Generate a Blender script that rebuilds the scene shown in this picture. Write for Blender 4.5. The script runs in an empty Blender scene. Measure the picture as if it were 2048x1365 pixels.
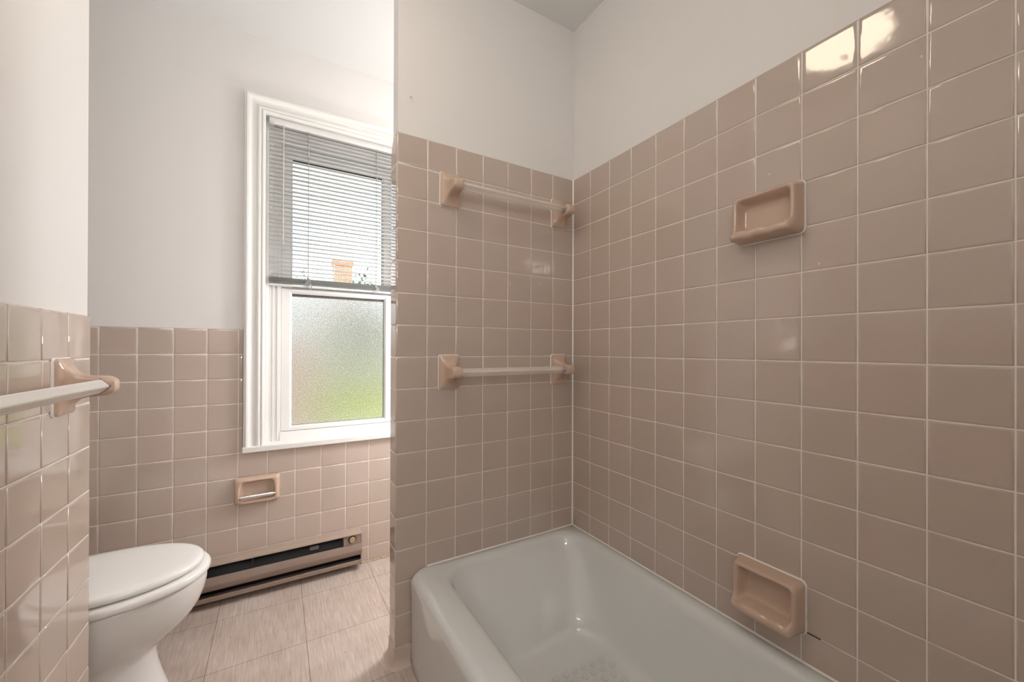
import bpy, bmesh, math, random
from mathutils import Vector, Matrix
random.seed(7)
S = bpy.context.scene
COL = S.collection
ZO = 1.05                      # height of the reference grout line above the floor
YW = 0.7439                    # face of the window wall tiles
LX, LY, LS = -1.5126, -0.0832, 0.0296   # left wall: a point on it and its slight skew
P = 0.1096

# ------------------------------------------------------------------ materials
def mat(name):
    m = bpy.data.materials.new(name); m.use_nodes = True
    nt = m.node_tree; b = nt.nodes['Principled BSDF']
    return m, nt, b
def N(nt, t, **kw):
    n = nt.nodes.new(t)
    for k, v in kw.items():
        if k in n.inputs: n.inputs[k].default_value = v
        else: setattr(n, k, v)
    return n
def simple(name, col, rough=0.5, metal=0.0, spec=0.5, noise=0.0, nscale=40, bump=0.0, bscale=200):
    m, nt, b = mat(name)
    b.inputs['Base Color'].default_value = (*col, 1)
    b.inputs['Roughness'].default_value = rough
    b.inputs['Metallic'].default_value = metal
    b.inputs['Specular IOR Level'].default_value = spec
    tc = N(nt, 'ShaderNodeTexCoord')
    if noise:
        nz = N(nt, 'ShaderNodeTexNoise', Scale=nscale, Detail=4.0)
        nt.links.new(tc.outputs['Object'], nz.inputs['Vector'])
        hv = N(nt, 'ShaderNodeMix', data_type='RGBA')
        hv.inputs[6].default_value = (*[c * (1 - noise) for c in col], 1)
        hv.inputs[7].default_value = (*[min(1, c * (1 + noise)) for c in col], 1)
        nt.links.new(nz.outputs['Fac'], hv.inputs[0])
        nt.links.new(hv.outputs[2], b.inputs['Base Color'])
    if bump:
        nb = N(nt, 'ShaderNodeTexNoise', Scale=bscale, Detail=3.0)
        nt.links.new(tc.outputs['Object'], nb.inputs['Vector'])
        bp = N(nt, 'ShaderNodeBump', Strength=bump, Distance=0.001)
        nt.links.new(nb.outputs['Fac'], bp.inputs['Height'])
        nt.links.new(bp.outputs['Normal'], b.inputs['Normal'])
    return m

def tile_material():
    m, nt, b = mat('glazed_pink_tile')
    geo = N(nt, 'ShaderNodeNewGeometry')
    tc = N(nt, 'ShaderNodeTexCoord')
    ramp = N(nt, 'ShaderNodeValToRGB')
    e = ramp.color_ramp.elements
    e[0].position = 0.0; e[0].color = (0.530, 0.447, 0.385, 1)
    e[1].position = 1.0; e[1].color = (0.550, 0.453, 0.396, 1)
    x = ramp.color_ramp.elements.new(0.5); x.color = (0.542, 0.453, 0.390, 1)
    nt.links.new(geo.outputs['Random Per Island'], ramp.inputs['Fac'])
    nz = N(nt, 'ShaderNodeTexNoise', Scale=900.0, Detail=2.0)
    nt.links.new(tc.outputs['Object'], nz.inputs['Vector'])
    mx = N(nt, 'ShaderNodeMix', data_type='RGBA', blend_type='MULTIPLY')
    mx.inputs[0].default_value = 0.18
    nt.links.new(ramp.outputs['Color'], mx.inputs[6]); nt.links.new(nz.outputs['Color'], mx.inputs[7])
    nt.links.new(mx.outputs[2], b.inputs['Base Color'])
    b.inputs['Roughness'].default_value = 0.055
    b.inputs['Specular IOR Level'].default_value = 0.75
    n2 = N(nt, 'ShaderNodeTexNoise', Scale=22.0, Detail=2.0)
    nt.links.new(tc.outputs['Object'], n2.inputs['Vector'])
    bp = N(nt, 'ShaderNodeBump', Strength=0.12, Distance=0.002)
    nt.links.new(n2.outputs['Fac'], bp.inputs['Height']); nt.links.new(bp.outputs['Normal'], b.inputs['Normal'])
    return m

def floor_material():
    m, nt, b = mat('streaked_vinyl_tile')
    tc = N(nt, 'ShaderNodeTexCoord')
    mp = N(nt, 'ShaderNodeMapping'); mp.inputs['Location'].default_value = (0.716 + 0.2985 * 20, -0.585 + 0.302 * 20, 0)
    nt.links.new(tc.outputs['Object'], mp.inputs['Vector'])
    br = N(nt, 'ShaderNodeTexBrick', offset=0.0, squash=1.0)
    br.inputs['Scale'].default_value = 1.0; br.inputs['Mortar Size'].default_value = 0.0009
    br.inputs['Mortar Smooth'].default_value = 0.3
    br.inputs['Brick Width'].default_value = 0.2985; br.inputs['Row Height'].default_value = 0.302
    br.inputs['Color1'].default_value = (1, 1, 1, 1); br.inputs['Color2'].default_value = (0.9, 0.9, 0.9, 1)
    br.inputs['Mortar'].default_value = (0.18, 0.15, 0.13, 1)
    nt.links.new(mp.outputs['Vector'], br.inputs['Vector'])
    m2 = N(nt, 'ShaderNodeMapping'); m2.inputs['Scale'].default_value = (170, 10, 1); m2.inputs['Rotation'].default_value = (0, 0, 0.06)
    nt.links.new(tc.outputs['Object'], m2.inputs['Vector'])
    nz = N(nt, 'ShaderNodeTexNoise', Scale=1.0, Detail=5.0, Roughness=0.65)
    nt.links.new(m2.outputs['Vector'], nz.inputs['Vector'])
    rp = N(nt, 'ShaderNodeValToRGB')
    e = rp.color_ramp.elements
    e[0].position = 0.30; e[0].color = (0.44, 0.36, 0.31, 1)
    e[1].position = 0.68; e[1].color = (0.66, 0.575, 0.525, 1)
    nt.links.new(nz.outputs['Fac'], rp.inputs['Fac'])
    n3 = N(nt, 'ShaderNodeTexNoise', Scale=7.0, Detail=5.0)
    nt.links.new(tc.outputs['Object'], n3.inputs['Vector'])
    r3 = N(nt, 'ShaderNodeValToRGB')
    r3.color_ramp.elements[0].position = 0.3; r3.color_ramp.elements[0].color = (0.85, 0.83, 0.8, 1)
    r3.color_ramp.elements[1].position = 0.6
    nt.links.new(n3.outputs['Fac'], r3.inputs['Fac'])
    # small black pinholes
    vo = N(nt, 'ShaderNodeTexVoronoi', Scale=16.0)
    nt.links.new(tc.outputs['Object'], vo.inputs['Vector'])
    lt = N(nt, 'ShaderNodeMath', operation='GREATER_THAN'); lt.inputs[1].default_value = 0.035
    nt.links.new(vo.outputs['Distance'], lt.inputs[0])
    a = N(nt, 'ShaderNodeMix', data_type='RGBA', blend_type='MULTIPLY'); a.inputs[0].default_value = 1
    nt.links.new(rp.outputs['Color'], a.inputs[6]); nt.links.new(br.outputs['Color'], a.inputs[7])
    c = N(nt, 'ShaderNodeMix', data_type='RGBA', blend_type='MULTIPLY'); c.inputs[0].default_value = 1
    nt.links.new(a.outputs[2], c.inputs[6]); nt.links.new(r3.outputs['Color'], c.inputs[7])
    d = N(nt, 'ShaderNodeMix', data_type='RGBA')
    d.inputs[6].default_value = (0.1, 0.08, 0.07, 1)
    nt.links.new(lt.outputs[0], d.inputs[0]); nt.links.new(c.outputs[2], d.inputs[7])
    nt.links.new(d.outputs[2], b.inputs['Base Color'])
    b.inputs['Roughness'].default_value = 0.38
    return m

def frosted_material():
    m, nt, b = mat('pebbled_frosted_glass')
    out = nt.nodes['Material Output']; nt.nodes.remove(b)
    tc = N(nt, 'ShaderNodeTexCoord')
    vo = N(nt, 'ShaderNodeTexNoise', Scale=230.0, Detail=2.0)
    nt.links.new(tc.outputs['Object'], vo.inputs['Vector'])
    bp = N(nt, 'ShaderNodeBump', Strength=0.4, Distance=0.003)
    nt.links.new(vo.outputs['Fac'], bp.inputs['Height'])
    rf = N(nt, 'ShaderNodeBsdfRefraction', IOR=1.4, Roughness=0.22)
    pr = N(nt, 'ShaderNodeTexNoise', Scale=230.0, Detail=3.0, Roughness=0.7)
    nt.links.new(tc.outputs['Object'], pr.inputs['Vector'])
    cr_ = N(nt, 'ShaderNodeValToRGB'); ce = cr_.color_ramp.elements     # grain of the pebbled face
    ce[0].position = 0.36; ce[0].color = (0.62, 0.62, 0.61, 1); ce[1].position = 0.66; ce[1].color = (0.96, 0.96, 0.955, 1)
    nt.links.new(pr.outputs['Fac'], cr_.inputs['Fac']); nt.links.new(cr_.outputs['Color'], rf.inputs['Color'])
    gl = N(nt, 'ShaderNodeBsdfGlossy', Roughness=0.2)
    nt.links.new(bp.outputs['Normal'], rf.inputs['Normal']); nt.links.new(bp.outputs['Normal'], gl.inputs['Normal'])
    mx = N(nt, 'ShaderNodeMixShader'); mx.inputs[0].default_value = 0.05
    nt.links.new(rf.outputs[0], mx.inputs[1]); nt.links.new(gl.outputs[0], mx.inputs[2])
    nt.links.new(mx.outputs[0], out.inputs['Surface'])
    return m
def clear_glass():
    m, nt, b = mat('clear_window_glass')
    out = nt.nodes['Material Output']; nt.nodes.remove(b)
    tr = N(nt, 'ShaderNodeBsdfTransparent'); tr.inputs['Color'].default_value = (0.95, 0.97, 0.96, 1)
    gl = N(nt, 'ShaderNodeBsdfGlossy', Roughness=0.01)
    fr = N(nt, 'ShaderNodeFresnel', IOR=1.45)
    mx = N(nt, 'ShaderNodeMixShader')
    nt.links.new(fr.outputs[0], mx.inputs[0]); nt.links.new(tr.outputs[0], mx.inputs[1]); nt.links.new(gl.outputs[0], mx.inputs[2])
    nt.links.new(mx.outputs[0], out.inputs['Surface'])
    return m
def acrylic(name, opaque, col):
    m, nt, b = mat(name)
    out = nt.nodes['Material Output']
    b.inputs['Base Color'].default_value = (*col, 1); b.inputs['Roughness'].default_value = 0.12
    tc = N(nt, 'ShaderNodeTexCoord')
    mp = N(nt, 'ShaderNodeMapping'); mp.inputs['Scale'].default_value = (1.5, 330, 330)
    nt.links.new(tc.outputs['Object'], mp.inputs['Vector'])
    nz = N(nt, 'ShaderNodeTexNoise', Scale=1.0, Detail=2.0)
    nt.links.new(mp.outputs['Vector'], nz.inputs['Vector'])
    mr = N(nt, 'ShaderNodeMapRange'); mr.inputs['From Min'].default_value = 0.3; mr.inputs['From Max'].default_value = 0.7
    mr.inputs['To Min'].default_value = opaque - 0.15; mr.inputs['To Max'].default_value = opaque + 0.15
    nt.links.new(nz.outputs['Fac'], mr.inputs['Value'])
    tr = N(nt, 'ShaderNodeBsdfTransparent')
    mx = N(nt, 'ShaderNodeMixShader')
    nt.links.new(mr.outputs[0], mx.inputs[0]); nt.links.new(tr.outputs[0], mx.inputs[1]); nt.links.new(b.outputs[0], mx.inputs[2])
    nt.links.new(mx.outputs[0], out.inputs['Surface'])
    return m
def emission(name, col, st):
    m, nt, b = mat(name)
    b.inputs['Base Color'].default_value = (0.9, 0.88, 0.82, 1)
    b.inputs['Emission Color'].default_value = (*col, 1); b.inputs['Emission Strength'].default_value = st
    return m
def brick_material():
    m, nt, b = mat('orange_brick')
    tc = N(nt, 'ShaderNodeTexCoord'); br = N(nt, 'ShaderNodeTexBrick')
    mp = N(nt, 'ShaderNodeMapping'); mp.inputs['Rotation'].default_value = (math.pi / 2, 0, 0)
    nt.links.new(tc.outputs['Object'], mp.inputs['Vector']); nt.links.new(mp.outputs['Vector'], br.inputs['Vector'])
    br.inputs['Scale'].default_value = 1; br.inputs['Brick Width'].default_value = 0.22; br.inputs['Row Height'].default_value = 0.075
    br.inputs['Mortar Size'].default_value = 0.008
    br.inputs['Color1'].default_value = (0.52, 0.17, 0.08, 1); br.inputs['Color2'].default_value = (0.6, 0.24, 0.13, 1)
    br.inputs['Mortar'].default_value = (0.65, 0.55, 0.48, 1)
    nt.links.new(br.outputs['Color'], b.inputs['Base Color']); b.inputs['Roughness'].default_value = 0.9
    return m

M = {}
M['tile'] = tile_material()
M['grout'] = simple('grout', (0.80, 0.75, 0.70), 0.85, noise=0.1, nscale=60)
M['paint'] = simple('white_wall_paint', (0.775, 0.76, 0.748), 0.55, bump=0.08, bscale=260)
M['ceiling'] = simple('ceiling_paint', (0.76, 0.775, 0.765), 0.7, bump=0.08)
M['trim'] = simple('white_trim_paint', (0.80, 0.80, 0.78), 0.32, bump=0.03)
M['vinyl'] = simple('white_vinyl', (0.80, 0.80, 0.79), 0.35, bump=0.01)
M['enamel'] = simple('white_bath_enamel', (0.69, 0.71, 0.705), 0.07, spec=0.55, noise=0.01)
M['china'] = simple('white_vitreous_china', (0.80, 0.80, 0.785), 0.1, spec=0.55, noise=0.01)
M['seat'] = simple('white_seat_plastic', (0.86, 0.86, 0.845), 0.2, noise=0.01)
M['ceramic'] = simple('blush_ceramic_glaze', (0.53, 0.395, 0.31), 0.1, spec=0.6, noise=0.04, nscale=25)
M['chrome'] = simple('chrome', (0.85, 0.85, 0.84), 0.08, metal=1.0, noise=0.01)
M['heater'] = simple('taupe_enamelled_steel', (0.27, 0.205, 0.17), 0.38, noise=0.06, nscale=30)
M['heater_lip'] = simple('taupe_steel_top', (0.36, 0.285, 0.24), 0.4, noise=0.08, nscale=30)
M['black'] = simple('black_void', (0.012, 0.011, 0.012), 0.6, noise=0.1)
M['brass'] = simple('tarnished_brass_knob', (0.42, 0.34, 0.2), 0.4, metal=0.4, noise=0.1)
M['label'] = simple('grey_rating_plate', (0.13, 0.13, 0.13), 0.5, noise=0.3, nscale=300)
M['cove'] = simple('beige_vinyl_cove_base', (0.52, 0.43, 0.365), 0.4, noise=0.08, nscale=12)
M['caulk'] = simple('white_caulk', (0.86, 0.85, 0.82), 0.4, noise=0.05)
M['oldcaulk'] = simple('yellowed_caulk', (0.48, 0.40, 0.27), 0.6, noise=0.3, nscale=120)
M['floor'] = floor_material()
M['frost'] = frosted_material()
M['glass'] = clear_glass()
M['gasket'] = simple('dark_glazing_seal', (0.05, 0.047, 0.04), 0.5, noise=0.1)
M['spacer'] = simple('tan_glazing_spacer', (0.33, 0.29, 0.23), 0.5, noise=0.1)
M['slat'] = simple('white_aluminium_slat', (0.70, 0.70, 0.69), 0.4, noise=0.01)
M['cord_backlit'] = simple('backlit_grey_cord', (0.42, 0.42, 0.41), 0.7, noise=0.05)  # white cords; their backlit darkness is put into the colour
M['wand'] = acrylic('clear_plastic_wand', 0.55, (0.75, 0.75, 0.75))
M['bar_clear'] = acrylic('clear_acrylic_bar', 0.52, (0.80, 0.74, 0.68))
M['bar_white'] = acrylic('milky_acrylic_bar', 0.80, (0.90, 0.88, 0.86))
M['grip'] = simple('worn_grip_dot', (0.60, 0.615, 0.605), 0.4, noise=0.03)
M['lamp'] = emission('warm_lamp_glass', (1.0, 0.84, 0.64), 13.0)
M['fill_dome'] = emission('fill_dome_glass', (1.0, 0.98, 0.96), 9.0)
M['back_fill_globe'] = emission('back_fill_glass', (1.0, 0.965, 0.955), 100.0)
M['globe'] = emission('front_fill_glass', (1.0, 0.985, 0.985), 44.0)
M['lampbase'] = simple('white_lamp_base', (0.8, 0.8, 0.78), 0.4, noise=0.02)
M['lawn'] = simple('lawn_grass', (0.38, 0.45, 0.015), 0.9, noise=0.35, nscale=3)
M['bounce_ground'] = simple('pale_bounce_concrete', (0.55, 0.54, 0.52), 0.9, noise=0.1, nscale=4)
M['leaf'] = simple('dark_leaves', (0.035, 0.07, 0.03), 0.8, noise=0.3, nscale=5)
M['bark'] = simple('bark', (0.12, 0.08, 0.05), 0.9, noise=0.2)
M['brick'] = brick_material()
M['siding'] = simple('pale_siding', (0.50, 0.50, 0.47), 0.8, noise=0.05, nscale=2)
M['tanwall'] = simple('tan_brick_wall', (0.44, 0.34, 0.27), 0.9, noise=0.15, nscale=6)
M['roof'] = simple('pale_roof', (0.62, 0.60, 0.58), 0.8, noise=0.1, nscale=8)
M['scuff'] = simple('grey_plaster_scuff', (0.45, 0.43, 0.42), 0.8, noise=0.2)

# ------------------------------------------------------------------ helpers
class MB:
    def __init__(s): s.v = []; s.f = []
    def add(s, vs, fs):
        b = len(s.v); s.v += [tuple(v) for v in vs]; s.f += [tuple(b + i for i in f) for f in fs]
    def box(s, x0, x1, y0, y1, z0, z1):
        s.add([(x0,y0,z0),(x1,y0,z0),(x1,y1,z0),(x0,y1,z0),(x0,y0,z1),(x1,y0,z1),(x1,y1,z1),(x0,y1,z1)],
              [(0,3,2,1),(4,5,6,7),(0,1,5,4),(1,2,6,5),(2,3,7,6),(3,0,4,7)])
    def loft(s, loops, cap0=False, cap1=False, closed=True):
        n = len(loops[0]); vs = [p for l in loops for p in l]; fs = []
        for i in range(len(loops) - 1):
            for j in range(n if closed else n - 1):
                k = (j + 1) % n
                fs.append((i*n+j, i*n+k, (i+1)*n+k, (i+1)*n+j))
        if cap0: fs.append(tuple(range(n - 1, -1, -1)))
        if cap1: fs.append(tuple((len(loops)-1)*n + j for j in range(n)))
        s.add(vs, fs)
    def tube(s, pts, r, n=10, cap=True):
        pts = [Vector(p) for p in pts]; loops = []
        for i, p in enumerate(pts):
            d = (pts[min(i+1, len(pts)-1)] - pts[max(i-1, 0)]).normalized()
            a = d.orthogonal().normalized() if i == 0 else (a - d * a.dot(d)).normalized()
            b = d.cross(a)
            rr = r[i] if isinstance(r, (list, tuple)) else r
            loops.append([p + a * rr * math.cos(2*math.pi*k/n) + b * rr * math.sin(2*math.pi*k/n) for k in range(n)])
        s.loft(loops, cap, cap)
    def lathe(s, prof, n=32, c=(0,0,0)):
        loops = [[(c[0]+r*math.cos(2*math.pi*k/n), c[1]+r*math.sin(2*math.pi*k/n), c[2]+z) for k in range(n)] for r, z in prof]
        s.loft(loops, True, True)
def link(name, mb, m, parent=None, smooth=True, bevel=0.0, seg=2, sub=0, angle=35, **props):
    me = bpy.data.meshes.new(name); me.from_pydata(mb.v, [], mb.f); me.update()
    bm = bmesh.new(); bm.from_mesh(me); bmesh.ops.remove_doubles(bm, verts=bm.verts, dist=1e-6)
    bmesh.ops.recalc_face_normals(bm, faces=bm.faces); bm.to_mesh(me); bm.free()
    o = bpy.data.objects.new(name, me); COL.objects.link(o)
    for mm in (m if isinstance(m, (list, tuple)) else [m]): me.materials.append(mm)
    if parent: o.parent = parent
    if bevel:
        b = o.modifiers.new('edge', 'BEVEL'); b.width = bevel; b.segments = seg; b.limit_method = 'ANGLE'; b.angle_limit = 0.6
    if sub:
        b = o.modifiers.new('smooth', 'SUBSURF'); b.levels = sub; b.render_levels = sub
    if smooth:
        for p in me.polygons: p.use_smooth = True
        if not sub: me.set_sharp_from_angle(angle=math.radians(angle))
    for k, v in props.items(): o[k] = v
    return o
def thing(name, label, cat, loc=(0,0,0), rz=0.0, group=None, kind=None):
    o = bpy.data.objects.new(name, None); COL.objects.link(o); o.empty_display_size = 0.05
    o.location = loc; o.rotation_euler = (0, 0, rz)
    if label: o['label'] = label
    if cat: o['category'] = cat
    if group: o['group'] = group
    if kind: o['kind'] = kind
    return o
def tag(o, label, cat, group=None):
    o['label'] = label; o['category'] = cat
    if group: o['group'] = group
    return o
def rrect(hw, hh, r, n=6, c=(0, 0)):
    """rounded rectangle, counter-clockwise, 4*(n+1) points"""
    r = min(r, hw, hh); pts = []
    for q, (sx, sy) in enumerate(((1,1),(-1,1),(-1,-1),(1,-1))):
        for k in range(n + 1):
            a = math.pi/2 * (q + k/n)
            pts.append((c[0] + sx*(hw-r) + r*math.cos(a), c[1] + sy*(hh-r) + r*math.sin(a)))
    return pts

# tiled panels: real tiles with pillowed edges on a bed of grout
def tiles(name, parent, frame, us, vs, T=0.006, gap=0.0018, holes=(), round_sides=(), tilt=0.0022):
    """frame(u, v, n) -> world; us, vs: grout line positions; the glazed face lies at n = 0, the bed at n = -T"""
    mb = MB()
    ins = [(0.0, -T), (0.0, -0.0022), (0.0006, -0.0009), (0.0018, -0.00015), (0.0045, 0.0)]
    big = [(0.0, -T), (0.0, -0.0045), (0.0012, -0.0022), (0.0035, -0.0006), (0.0075, 0.0)]
    for i in range(len(us) - 1):
        for j in range(len(vs) - 1):
            cells = [(us[i], us[i+1], vs[j], vs[j+1])]
            for h in holes:
                nc = []
                for a, b, c, d in cells:
                    if b <= h[0] or a >= h[1] or d <= h[2] or c >= h[3]: nc.append((a, b, c, d)); continue
                    if a < h[0]: nc.append((a, h[0], c, d))
                    if b > h[1]: nc.append((h[1], b, c, d))
                    a2, b2 = max(a, h[0]), min(b, h[1])
                    if c < h[2]: nc.append((a2, b2, c, h[2]))
                    if d > h[3]: nc.append((a2, b2, h[3], d))
                cells = nc
            for a, b, c, d in cells:
                g = gap / 2
                if b - a < 4*g or d - c < 4*g: continue
                sl = 'l' in round_sides and i == 0; sr = 'r' in round_sides and i == len(us) - 2
                st = 't' in round_sides and j == len(vs) - 2
                tu, tv = random.gauss(0, tilt), random.gauss(0, tilt)
                cu, cv = (a+b)/2, (c+d)/2
                gl = 0 if sl else g; gr = 0 if sr else g; gt = 0 if st else g
                loops = []
                kmax = 4 if min(b-a, d-c) > 0.02 else 3
                for k in range(kmax + 1):
                    L = (big if sl else ins)[k]; R = (big if sr else ins)[k]; Tt = (big if st else ins)[k]; Bb = ins[k]
                    u0, u1 = a+gl+L[0], b-gr-R[0]; v0, v1 = c+g+Bb[0], d-gt-Tt[0]
                    def nn(u, v, n): return frame(u, v, n + (tu*(u-cu) + tv*(v-cv) if k else 0))
                    lo = [nn(u0, v0, min(L[1], Bb[1])), nn(u1, v0, min(R[1], Bb[1])), nn(u1, v1, min(R[1], Tt[1])), nn(u0, v1, min(L[1], Tt[1]))]
                    loops.append(lo)
                if kmax == 4:
                    e = 0.004
                    def nn(u, v): return frame(u, v, tu*(u-cu) + tv*(v-cv))
                    loops.append([nn(u0+e, v0+e), nn(u1-e, v0+e), nn(u1-e, v1-e), nn(u0+e, v1-e)])
                mb.loft(loops, False, True)
    return link(name, mb, M['tile'], parent, angle=60)

# ------------------------------------------------------------------ camera
cam = bpy.data.cameras.new('camera'); co = bpy.data.objects.new('camera', cam); COL.objects.link(co)
yaw, pit, rol = 0.5354, 0.0023, 0.0030
cy_, sy_, cp, sp, cr, sr = math.cos(yaw), math.sin(yaw), math.cos(pit), math.sin(pit), math.cos(rol), math.sin(rol)
f = Vector((sy_*cp, cy_*cp, sp)); r = Vector((cy_, -sy_, 0)); u = r.cross(f)
r, u = cr*r + sr*u, -sr*r + cr*u
co.matrix_world = Matrix(((r.x, u.x, -f.x, -1.1109), (r.y, u.y, -f.y, -1.3511), (r.z, u.z, -f.z, 0.0283 + ZO), (0, 0, 0, 1)))
cam.sensor_width = 36; cam.lens = 790.45 / 2048 * 36
cam.shift_y = (696.82 - 682.5) / 2048
cam.clip_start = 0.02
S.camera = co

# ------------------------------------------------------------------ room shell
CEIL = 1.425 + ZO
def struct(name, mb, m, **k):
    o = link(name, mb, m, None, **k); o['kind'] = 'structure'; return o
XL = -2.0; YB = -2.15
mb = MB(); mb.box(XL - 0.1, 0.1, YB - 0.1, YW + 0.25, -0.1, 0.0); struct('floor', mb, M['floor'], smooth=False)
mb = MB(); mb.box(XL - 0.1, 0.1, YB - 0.1, YW + 0.25, CEIL, CEIL + 0.1); struct('ceiling', mb, M['ceiling'], smooth=False)
PT = 0.006
mb = MB(); mb.box(PT, 0.12, YB, YW + 0.2, 0, CEIL); w_right = struct('wall_right', mb, M['paint'], smooth=False)
mb = MB(); mb.box(XL - 0.12, XL, YB, YW + 0.2, 0, CEIL); struct('wall_alcove', mb, M['paint'], smooth=False)
mb = MB(); mb.box(XL, PT, YB - 0.1, YB, 0, CEIL); struct('wall_front', mb, M['paint'], smooth=False)
# window wall with its opening
OX0, OX1, OZ0, OZ1 = -1.175, -0.502, -0.43 + ZO, 1.100 + ZO
mb = MB(); yb0, yb1 = YW + PT, YW + 0.2
mb.box(XL, OX0, yb0, yb1, 0, CEIL); mb.box(OX1, PT, yb0, yb1, 0, CEIL)
mb.box(OX0, OX1, yb0, yb1, 0, OZ0); mb.box(OX0, OX1, yb0, yb1, OZ1, CEIL)
w_back = struct('wall_back', mb, M['paint'], smooth=False)
# partition at the end of the tub
mb = MB(); mb.box(-0.760, PT, PT, 0.069, 0, CEIL); w_part = struct('wall_partition', mb, M['paint'], smooth=False)
# left wall stub (slightly skewed), hiding the toilet's tank end
def lp(t, n):   # t along the wall (+ away from the camera), n out into the room
    q = math.hypot(1, LS); return (LX + (t*LS + n)/q, LY + (t - n*LS)/q)
def lw_box(mb, t0, t1, n0, n1, z0, z1):
    c = [lp(t0,n0), lp(t0,n1), lp(t1,n1), lp(t1,n0)]
    mb.add([(x,y,z) for z in (z0,z1) for x,y in c], [(0,1,2,3),(7,6,5,4),(0,4,5,1),(1,5,6,2),(2,6,7,3),(3,7,4,0)])
mb = MB(); lw_box(mb, -2.05, 0.1075, -0.12, -PT, 0, CEIL)
w_left = struct('wall_left', mb, M['paint'], smooth=False)
# wall at the plumbing end of the tub, behind the camera
mb = MB(); mb.box(-0.766, PT, -1.66, -1.545, 0, CEIL); struct('wall_end', mb, M['paint'], smooth=False)

# tile fields
V = 0.1096 * 1.0035
def vz(r): return ZO + (7 - r) * V
TOP = 0.7685 + ZO
rows = [TOP] + [vz(r) for r in range(1, 17)]
rr = sorted(rows)
fr_right = lambda u, v, n: (-n, -u, v)
tiles('tile_field', w_right, fr_right, [0.001] + [k*P for k in range(1, 14)] + [1.543], [z for z in rr if z > 0.25], round_sides='t')
mb = MB(); mb.box(0.0013, PT+0.001, -1.545, PT, 0, TOP - 0.004); link('grout', mb, M['grout'], w_right, smooth=False)
tj = [-0.766] + [-(j-1)*P - 0.1101 for j in range(6, 0, -1)] + [-0.001]
fr_part = lambda u, v, n: (u, -n, v)
tiles('tile_field', w_part, fr_part, tj, rr, round_sides='t')
mb = MB(); mb.box(-0.7625, 0.004, 0.0013, PT+0.001, 0, TOP - 0.004); link('grout', mb, M['grout'], w_part, smooth=False)
# narrow tiled edge of the partition with its rounded top corner
fr_side = lambda u, v, n: (-0.7665 - n, u, v)
mb = MB()
for i in range(len(rr) - 1):
    z0, z1 = rr[i] + 0.001, rr[i+1] - (0.001 if i < len(rr) - 2 else 0)
    pts = [(0.0015, z0), (0.0745, z0)]
    if i == len(rr) - 2:
        R = 0.062
        pts += [(0.0745 - R + R*math.cos(a*math.pi/16), z1 - R + R*math.sin(a*math.pi/16)) for a in range(0, 9)] + [(0.0015, z1)]
    else: pts += [(0.0745, z1), (0.0015, z1)]
    c = (0.037, (z0+z1)/2); loops = []
    for s_, n_ in ((0, -0.006), (0, -0.0025), (0.0007, -0.001), (0.002, -0.0002), (0.005, 0)):
        loops.append([fr_side(y + (s_ if y < c[0] else -s_), z + (s_ if z < c[1] else -s_), n_) for y, z in pts])
    mb.loft(loops, False, True)
link('tile_edge', mb, M['tile'], w_part, angle=60)
mb = MB(); mb.box(-0.7655, -0.759, 0.002, 0.072, 0, TOP - 0.065); link('grout', mb, M['grout'], w_part, smooth=False)
# window wall tiles
VW = 0.1096 * 0.9888
wz = sorted([0.111 + ZO - t*VW for t in range(0, 11)] + [0.002])
wx = [XL] + [-1.6956 + c*P for c in range(-2, 16)] + [0.0]
wx = [x for x in wx if x >= XL]; wx = [x for x in wx if x <= 0]
fr_back = lambda u, v, n: (u, YW - n, v)
tiles('tile_field', w_back, fr_back, wx, wz, round_sides='t', holes=[(-1.240, -0.437, -0.4302 + ZO, 3.0)])
mb = MB(); g1 = 0.107 + ZO
mb.box(XL, -1.243, YW + 0.0013, YW + PT + 0.001, 0, g1); mb.box(-0.434, 0, YW + 0.0013, YW + PT + 0.001, 0, g1)
mb.box(-1.243, -0.434, YW + 0.0013, YW + PT + 0.001, 0, -0.431 + ZO)
link('grout', mb, M['grout'], w_back, smooth=False)
# left wall tiles
VL = 0.1096 * 0.9912
def fr_left(u, v, n): x, y = lp(u, n); return (x, y, v)
lz = sorted([0.107 + ZO] + [0.1101 + ZO - VL*k for k in range(1, 11)] + [0.002])
lu = [-P*k for k in range(18, 0, -1)] + [0.0, 0.111]
tiles('tile_field', w_left, fr_left, lu, lz, round_sides='tr', gap=0.0022)
mb = MB(); lw_box(mb, -2.0, 0.108, -PT - 0.001, -0.0016, 0, 0.103 + ZO); link('grout', mb, M['grout'], w_left, smooth=False)
fr_lend = lambda u, v, n: (lp(0.111 + n, -u)[0], lp(0.111 + n, -u)[1], v)
tiles('tile_end', w_left, fr_lend, [0.001, 0.105], lz, round_sides='t')

# caulk, cove base
mb = MB(); mb.add([(0, -0.0045, z) for z in (0.30, TOP)] + [(-0.0045, 0, z) for z in (0.30, TOP)] + [(0.001, 0.001, z) for z in (0.30, TOP)], [(0,1,3,2),(2,3,5,4),(4,5,1,0),(0,2,4),(1,5,3)])
struct('trim_1', mb, M['caulk'], smooth=False)
prof = [(0, 0.066), (0.003, 0.066), (0.0042, 0.063), (0.0045, 0.035), (0.0065, 0.020), (0.010, 0.010), (0.016, 0.004), (0.023, 0.0012), (0.023, 0)]
path = [(-0.716, 0.0, 0, -1), (-0.760, 0.0, 0, -1)]
for k in range(1, 8):
    a = math.pi/2*k/8; path.append((-0.760 - 0.006*math.sin(a), 0.006 - 0.006*math.cos(a), -math.sin(a), -math.cos(a)))
path += [(-0.766, 0.006, -1, 0), (-0.766, 0.068, -1, 0)]
for k in range(1, 8):
    a = math.pi/2*k/8; path.append((-0.760 - 0.006*math.cos(a), 0.069 + 0.006*math.sin(a), -math.cos(a), math.sin(a)))
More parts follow.
